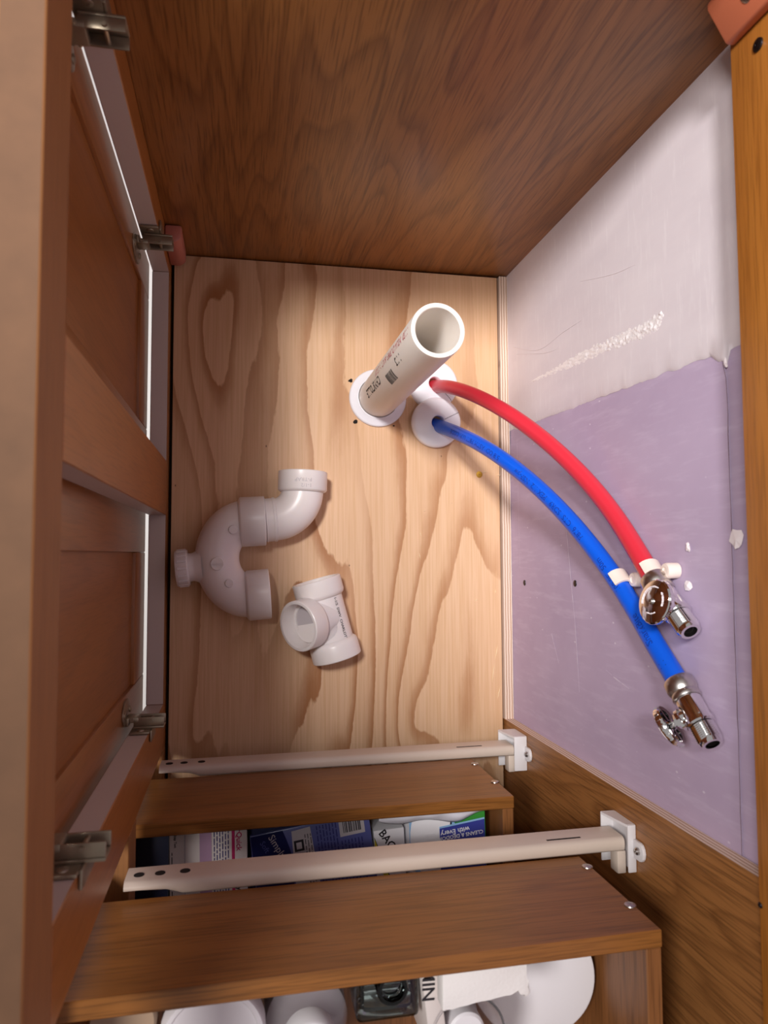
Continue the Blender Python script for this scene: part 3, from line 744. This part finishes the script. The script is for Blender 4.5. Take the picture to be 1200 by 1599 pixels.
# swept throat of a sanitary tee
sw = catmull([bo+bdir*.026, bo+bdir*.012+ra*.006, bo+ra*.020], 6); tube(bm, sw, .0225, 32, True, (0, 0, 1)); obj('tee_branch', bm, 'pvc', te, 60)
hub(te, bo+bdir*.0240, bdir, .0225, .0284, step=.004)
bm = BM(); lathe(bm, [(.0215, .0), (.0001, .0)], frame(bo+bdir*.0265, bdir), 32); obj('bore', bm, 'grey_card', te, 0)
def onrun(x, y):
    a = y/.0243; side = (-hx*math.cos(dg_(60))+Vector((0, 0, 1))*math.sin(dg_(60))); up_ = side.cross(ra)
    return tc+ra*(x-.0235)+(side*math.cos(a)+up_*math.sin(a))*.02455
obj('tee_print', textbm("1-1/2  DWV  CHARLOTTE", .0046, onrun, True), 'black', te, 0)

# ================================================================== THINGS IN THE LOWER DRAWER
def item(name, x0, x1, y0, y1, z0, z1, mat, label, cat, rot=0, bev=.001, tilt=0):
    """A carton or pack standing in a drawer; returns its root and a matrix to its top face (local x, y, z up)."""
    c = Vector(((x0+x1)/2, (y0+y1)/2, z0)); root = thing(name, c, label, cat)
    m = Matrix.Translation(c) @ Matrix.Rotation(rot, 4, 'Z') @ Matrix.Rotation(tilt, 4, 'X')
    bm = BM(); box(bm, -(x1-x0)/2, (x1-x0)/2, -(y1-y0)/2, (y1-y0)/2, 0, z1-z0, bev, mat=m); obj('carton', bm, mat, root, 30)
    return root, m @ Matrix.Translation((0, 0, z1-z0+.00015))
def face(m, ox, oy, ang=0, dz=0, slant=0):
    c_, s_ = math.cos(ang), math.sin(ang)
    return lambda x, y: m @ Vector((ox+x*c_-y*s_, oy+x*s_+y*c_, dz))
def prect(root, m, x0, x1, y0, y1, mat, dz=0, name='print_block'):
    bm = BM(); bm.faces.new([bm.verts.new(m @ Vector(p)) for p in ((x0, y0, dz), (x1, y0, dz), (x1, y1, dz), (x0, y1, dz))]); obj(name, bm, mat, root, 0)
def ppoly(root, m, pts, mat, dz=0, name='print_block'):
    bm = BM(); bm.faces.new([bm.verts.new(m @ Vector((x, y, dz))) for x, y in pts]); obj(name, bm, mat, root, 0)
def ptext(root, m, txt, size, ox, oy, ang, mat, bold=False, dz=.0002): obj('lettering', textbm(txt, size, face(m, ox, oy, ang, dz), bold), mat, root, 0)
def plines(root, m, n, x0, dx, y0, y1, wv, mat):
    bm = BM(); random.seed(n)
    for k in range(n):
        y = y0
        while y > y1:
            l = random.uniform(.002, .007); ye = max(y1, y-l); xx = x0+k*dx
            bm.faces.new([bm.verts.new(m @ Vector(p)) for p in ((xx, ye, .0002), (xx+wv, ye, .0002), (xx+wv, y, .0002), (xx, y, .0002))]); y = ye-.0012
    obj('small_print', bm, mat, root, 0)
DB = .0772
# white test carton (top face 68 x 76 mm)
r, m = item('test_carton', .0215, .0905, -.3400, -.2570, DB, .168, 'card', 'white carton with pink and black lettering in the lower drawer', 'box', .02)
prect(r, m, .0115-.0345+.0015, .0115-.0345+.0025, -.04, .040, 'grey_card'); prect(r, m, .0026, .0090-.0175+.0005, -.04, .0405, 'lilac', .0001)
prect(r, m, .0205, .0232, -.04, .041, 'magenta', .0001)
ptext(r, m, 'erQuick', .0068, .0248, .0385, -math.pi/2, 'magenta', True); ptext(r, m, 'Pregnancy', .0068, .0248, .0085, -math.pi/2, 'black', True)
ptext(r, m, '1-Step Test', .003, -.0302, .038, -math.pi/2, 'black', True)
plines(r, m, 6, .0045, .0025, .036, -.038, .0008, 'bluetext'); plines(r, m, 1, -.0325, .002, .02, -.038, .0007, 'black')
# dark box by the drawer front
r, m = item('dark_carton', -.0150, .0190, -.3550, -.2570, DB, .150, 'navy_card', 'almost black carton against the front of the lower drawer', 'box')
# navy carton lying under the slate blue pack
r, m = item('navy_pouch', .0925, .1620, -.3450, -.2570, DB, .160, 'navy', 'navy blue pouch with a round white script logo in the lower drawer', 'pouch', 0, .004)
# slate blue blister pack with barcode
r, m = item('blue_blister_pack', .0960, .2085, -.3330, -.2640, .1625, .1680, 'bluepack', 'slate blue flat pack with a barcode lying across the lower drawer', 'pack', .13, .0015, -.06)
h_ = .0345
prect(r, m, .0265, .0505, .0165, .0335, 'grey_card', .0001)
bm = BM(); random.seed(11); x = .0300
while x < .0470:
    wv = random.choice((.0004, .0007, .0011)); bm.faces.new([bm.verts.new(m @ Vector(p)) for p in ((x, .0195, .0003), (x+wv, .0195, .0003), (x+wv, .0310, .0003), (x, .0310, .0003))]); x += wv+random.choice((.0004, .0006, .0009))
obj('barcode', bm, 'black', r, 0)
ppoly(r, m, [(-.0555, -.034), (-.0260, -.034)]+[(-.0260+.0065*math.sin(t), -.034+.068*t/math.pi) for t in [k*math.pi/8 for k in range(1, 8)]]+[(-.0260, .0335), (-.0555, .0335)], 'navy', .0001)
ppoly(r, m, [(-.0205, -.034), (.0035, -.034), (-.0005, .032), (-.0180, .031)], 'grey_card', .00012)
ptext(r, m, 'Simply', .0090, -.0400, .0300, -1.15, 'grey_card', False); ptext(r, m, 'Soft', .0070, -.0480, .0265, -1.15, 'bluepack', False)
plines(r, m, 3, -.0065, .0026, .026, -.030, .0007, 'black'); prect(r, m, -.0170, -.0080, .012, .022, 'black', .0002); prect(r, m, -.0150, -.0100, .014, .020, 'grey_card', .0003)
plines(r, m, 7, .0050, .0030, .031, -.033, .0009, 'bluetext'); plines(r, m, 7, .0270, .0032, .013, -.033, .0009, 'bluetext')
# bags carton
r, m = item('bag_carton', .2105, .2405, -.3500, -.2760, DB, .1640, 'white', 'white carton reading BAGS with a yellow stripe, in the lower drawer', 'box', .05)
ppoly(r, m, [(-.0145, .020), (-.0145, .030), (.006, -.030), (0, -.030)], 'yellow', .0001); ppoly(r, m, [(-.0145, .030), (-.0145, .0315), (.0072, -.030), (.006, -.030)], 'black', .0002)
ptext(r, m, 'BAGS', .0105, -.0105, .0345, -1.0, 'black', True)
# toilet cleaner pack: white, light blue ring, green corner, indigo banner, lettering upside down for the camera
r, m = item('cleaner_pack', .2430, .3210, -.3500, -.2585, DB, .1690, 'white', 'white, blue and green cleaner pack with a purple-blue banner in the lower drawer', 'box', .03, .003)
L_ = .0390; Hh = .0455
prect(r, m, .006, L_-.001, -.008, Hh-.001, 'green', .0001)
arc = [(-.048+.058*math.cos(t), .012+.060*math.sin(t)) for t in [math.radians(a) for a in range(-38, 36, 6)]]
ppoly(r, m, [(.004, -.02)]+[(x_, y_) for x_, y_ in arc if y_ < Hh-.001]+[(.004, Hh-.0012)], 'ltblue', .0002)
arc2 = [(-.012+.026*math.cos(t), .020+.040*math.sin(t)) for t in [math.radians(a) for a in range(120, 250, 10)]]
arc3 = [(-.012+.030*math.cos(t), .020+.044*math.sin(t)) for t in [math.radians(a) for a in range(250, 119, -10)]]
ppoly(r, m, [(max(x_, -L_+.0005), y_) for x_, y_ in arc2 if y_ < Hh]+[(max(x_, -L_+.0005), y_) for x_, y_ in arc3 if y_ < Hh], 'ltblue', .0002)
ppoly(r, m, [(-.0085, .0270), (.0375, .0315), (.0375, -.030), (-.0085, -.030)], 'indigo', .0003); ppoly(r, m, [(-.0085, .0270), (.0375, .0315), (.0375, .0332), (-.0085, .0287)], 'ltblue', .0003)
ptext(r, m, 'with Every Flush', .0068, .0215, .0262, math.pi+.08, 'white', True, .0005); ptext(r, m, 'CLEANS & DEODORIZES', .0050, .0355, .0215, math.pi+.06, 'white', True, .0005)
# crumpled white bag lying over the cartons
bg_ = thing('plastic_bag', (.265, -.262, .169), 'thin crumpled white plastic bag along the top of the cartons in the lower drawer', 'bag')
bm = BM(); gr = []
for i in range(41):
    u = i/40; row = []
    for k in range(7):
        v = k/6; x = .212+u*.108; y = -.2565-v*(.0085+.005*math.sin(u*3.0)+.0025*math.sin(u*11)); z = .1715+.004*math.sin(v*3.1)+.003*noise.noise(Vector((u*6, v*1.5, 2)))
        row.append(bm.verts.new((x, y, z)))
    gr.append(row)
for a, b in zip(gr, gr[1:]):
    for k in range(6): bm.faces.new((a[k], a[k+1], b[k+1], b[k]))
o = obj('bag_film', bm, 'bag', bg_, 80); md = o.modifiers.new('film', 'SOLIDIFY'); md.thickness = .0005

# ================================================================== THINGS IN THE UPPER DRAWER
UB = .3037
def turned(name, x, y, z0, parts, label, cat, seg=48):
    root = thing(name, (x, y, z0), label, cat)
    for pn, prof, mat in parts:
        bm = BM(); lathe(bm, prof, Matrix.Translation((x, y, z0)), seg, cap0=prof[0][0] > .0005, cap1=prof[-1][0] > .0005); obj(pn, bm, mat, root, 40)
    return root
turned('beige_jar', .012, -.3020, UB, [('jar_body', [(.018, 0), (.0195, .002), (.0195, .045), (.018, .050)], 'beige'), ('jar_lid', [(.0205, .048), (.0205, .062), (.0190, .064), (.0001, .0642)], 'beige')], 'beige lidded jar nearest the front of the upper drawer', 'jar')
turned('white_tub', .0670, -.3130, UB, [('tub_body', [(.028, 0), (.0305, .003), (.0315, .060), (.0310, .063)], 'frost'), ('tub_lid', [(.0330, .060), (.0330, .072), (.0315, .0745), (.0290, .0750), (.0280, .0738), (.0001, .0738)], 'disc')], 'wide whitish round tub with a flat lid in the upper drawer', 'tub')
turned('clear_bottle', .1270, -.3180, UB, [('bottle_body', [(.022, 0), (.0265, .003), (.0275, .030), (.0270, .056), (.0220, .066), (.0130, .072), (.0120, .075)], 'clear'), ('bottle_label', [(.0225, .004), (.0225, .050)], 'grey_card'), ('screw_cap', [(.0165, .070), (.0165, .084), (.0155, .0855), (.0120, .0860), (.0115, .0848), (.0001, .0848)], 'white')], 'clear plastic bottle with a ribbed white screw cap in the upper drawer', 'bottle')
# square glass bottle
gx0, gx1, gy0, gy1 = .1570, .1990, -.3140, -.2765
g_ = thing('glass_bottle', ((gx0+gx1)/2, (gy0+gy1)/2, UB), 'square thick glass bottle with a round mouth in the upper drawer', 'bottle')
bm = BM(); box(bm, gx0, gx1, gy0, gy1, UB, .3800, .004, 3); box(bm, gx0+.005, gx1-.005, gy0+.005, gy1-.005, UB+.008, .3740, .003, 2); obj('glass_body', bm, 'glass', g_, 40)
bm = BM(); lathe(bm, [(.0105, 0), (.0105, .008), (.0095, .0095), (.0075, .0095), (.0070, .008), (.0070, 0)], Matrix.Translation(((gx0+gx1)/2+.001, -.2885, .3800)), 32, closed=True); obj('glass_neck', bm, 'glass', g_, 40)
# upright white packet reading MIN
r, m = item('lettered_packet', .2020, .2140, -.3420, -.2770, UB, .3840, 'card', 'narrow white packet with large black letters MIN in the upper drawer', 'packet', .12)
ptext(r, m, 'MIN', .0118, -.0045, .0300, -1.72, 'black', True)
# foam block with a torn corner
fb = thing('foam_block', (.2370, -.286, .3854), 'torn white foam block lying on the upper drawer things', 'foam')
bm = BM(); n_ = 26; top_, bot_ = [], []
poly = [(.2088, -.2725), (.2655, -.2725)]+[(.2655+.0010*noise.noise(Vector((k, 0, 1)))*2, -.2725-.0190*k/6) for k in range(1, 6)]+[(.2675, -.2925), (.2685, -.2965), (.2640, -.2985), (.2615, -.2935)]+[(.2600-.050*k/10, -.2945+.0014*noise.noise(Vector((k*1.7, 3, 1)))-.0050*k/10) for k in range(0, 10)]+[(.2088, -.3005)]
prism(bm, poly, .3854, .3990, bev=.0015); obj('foam_body', bm, 'foam', fb, 40)
turned('clear_cup', .2300, -.3260, UB, [('cup_wall', [(.0165, 0), (.0215, .050), (.0255, .0815), (.0240, .0815), (.0200, .048), (.0150, .004), (.0001, .004)], 'clear'), ('inner_bottle', [(.0125, .0045), (.0135, .006), (.0135, .060), (.0105, .066)], 'frost'), ('bottle_cap', [(.0125, .066), (.0125, .0775), (.0110, .0790), (.0001, .0792)], 'white')], 'clear plastic cup holding a small white capped bottle in the upper drawer', 'cup')
# white disc leaning against the drawer back
dk = thing('white_disc', (.2970, -.3250, UB), 'large smooth white disc leaning in the rear corner of the upper drawer', 'lid')
bm = BM(); lathe(bm, [(.0001, 0), (.0445, 0), (.0458, .0010), (.0458, .0030), (.0445, .0040), (.0001, .0040)], Matrix.Translation((.2975, -.3235, .3300)) @ Matrix.Rotation(-.30, 4, 'Y'), 72); obj('disc_plate', bm, 'disc', dk, 40)
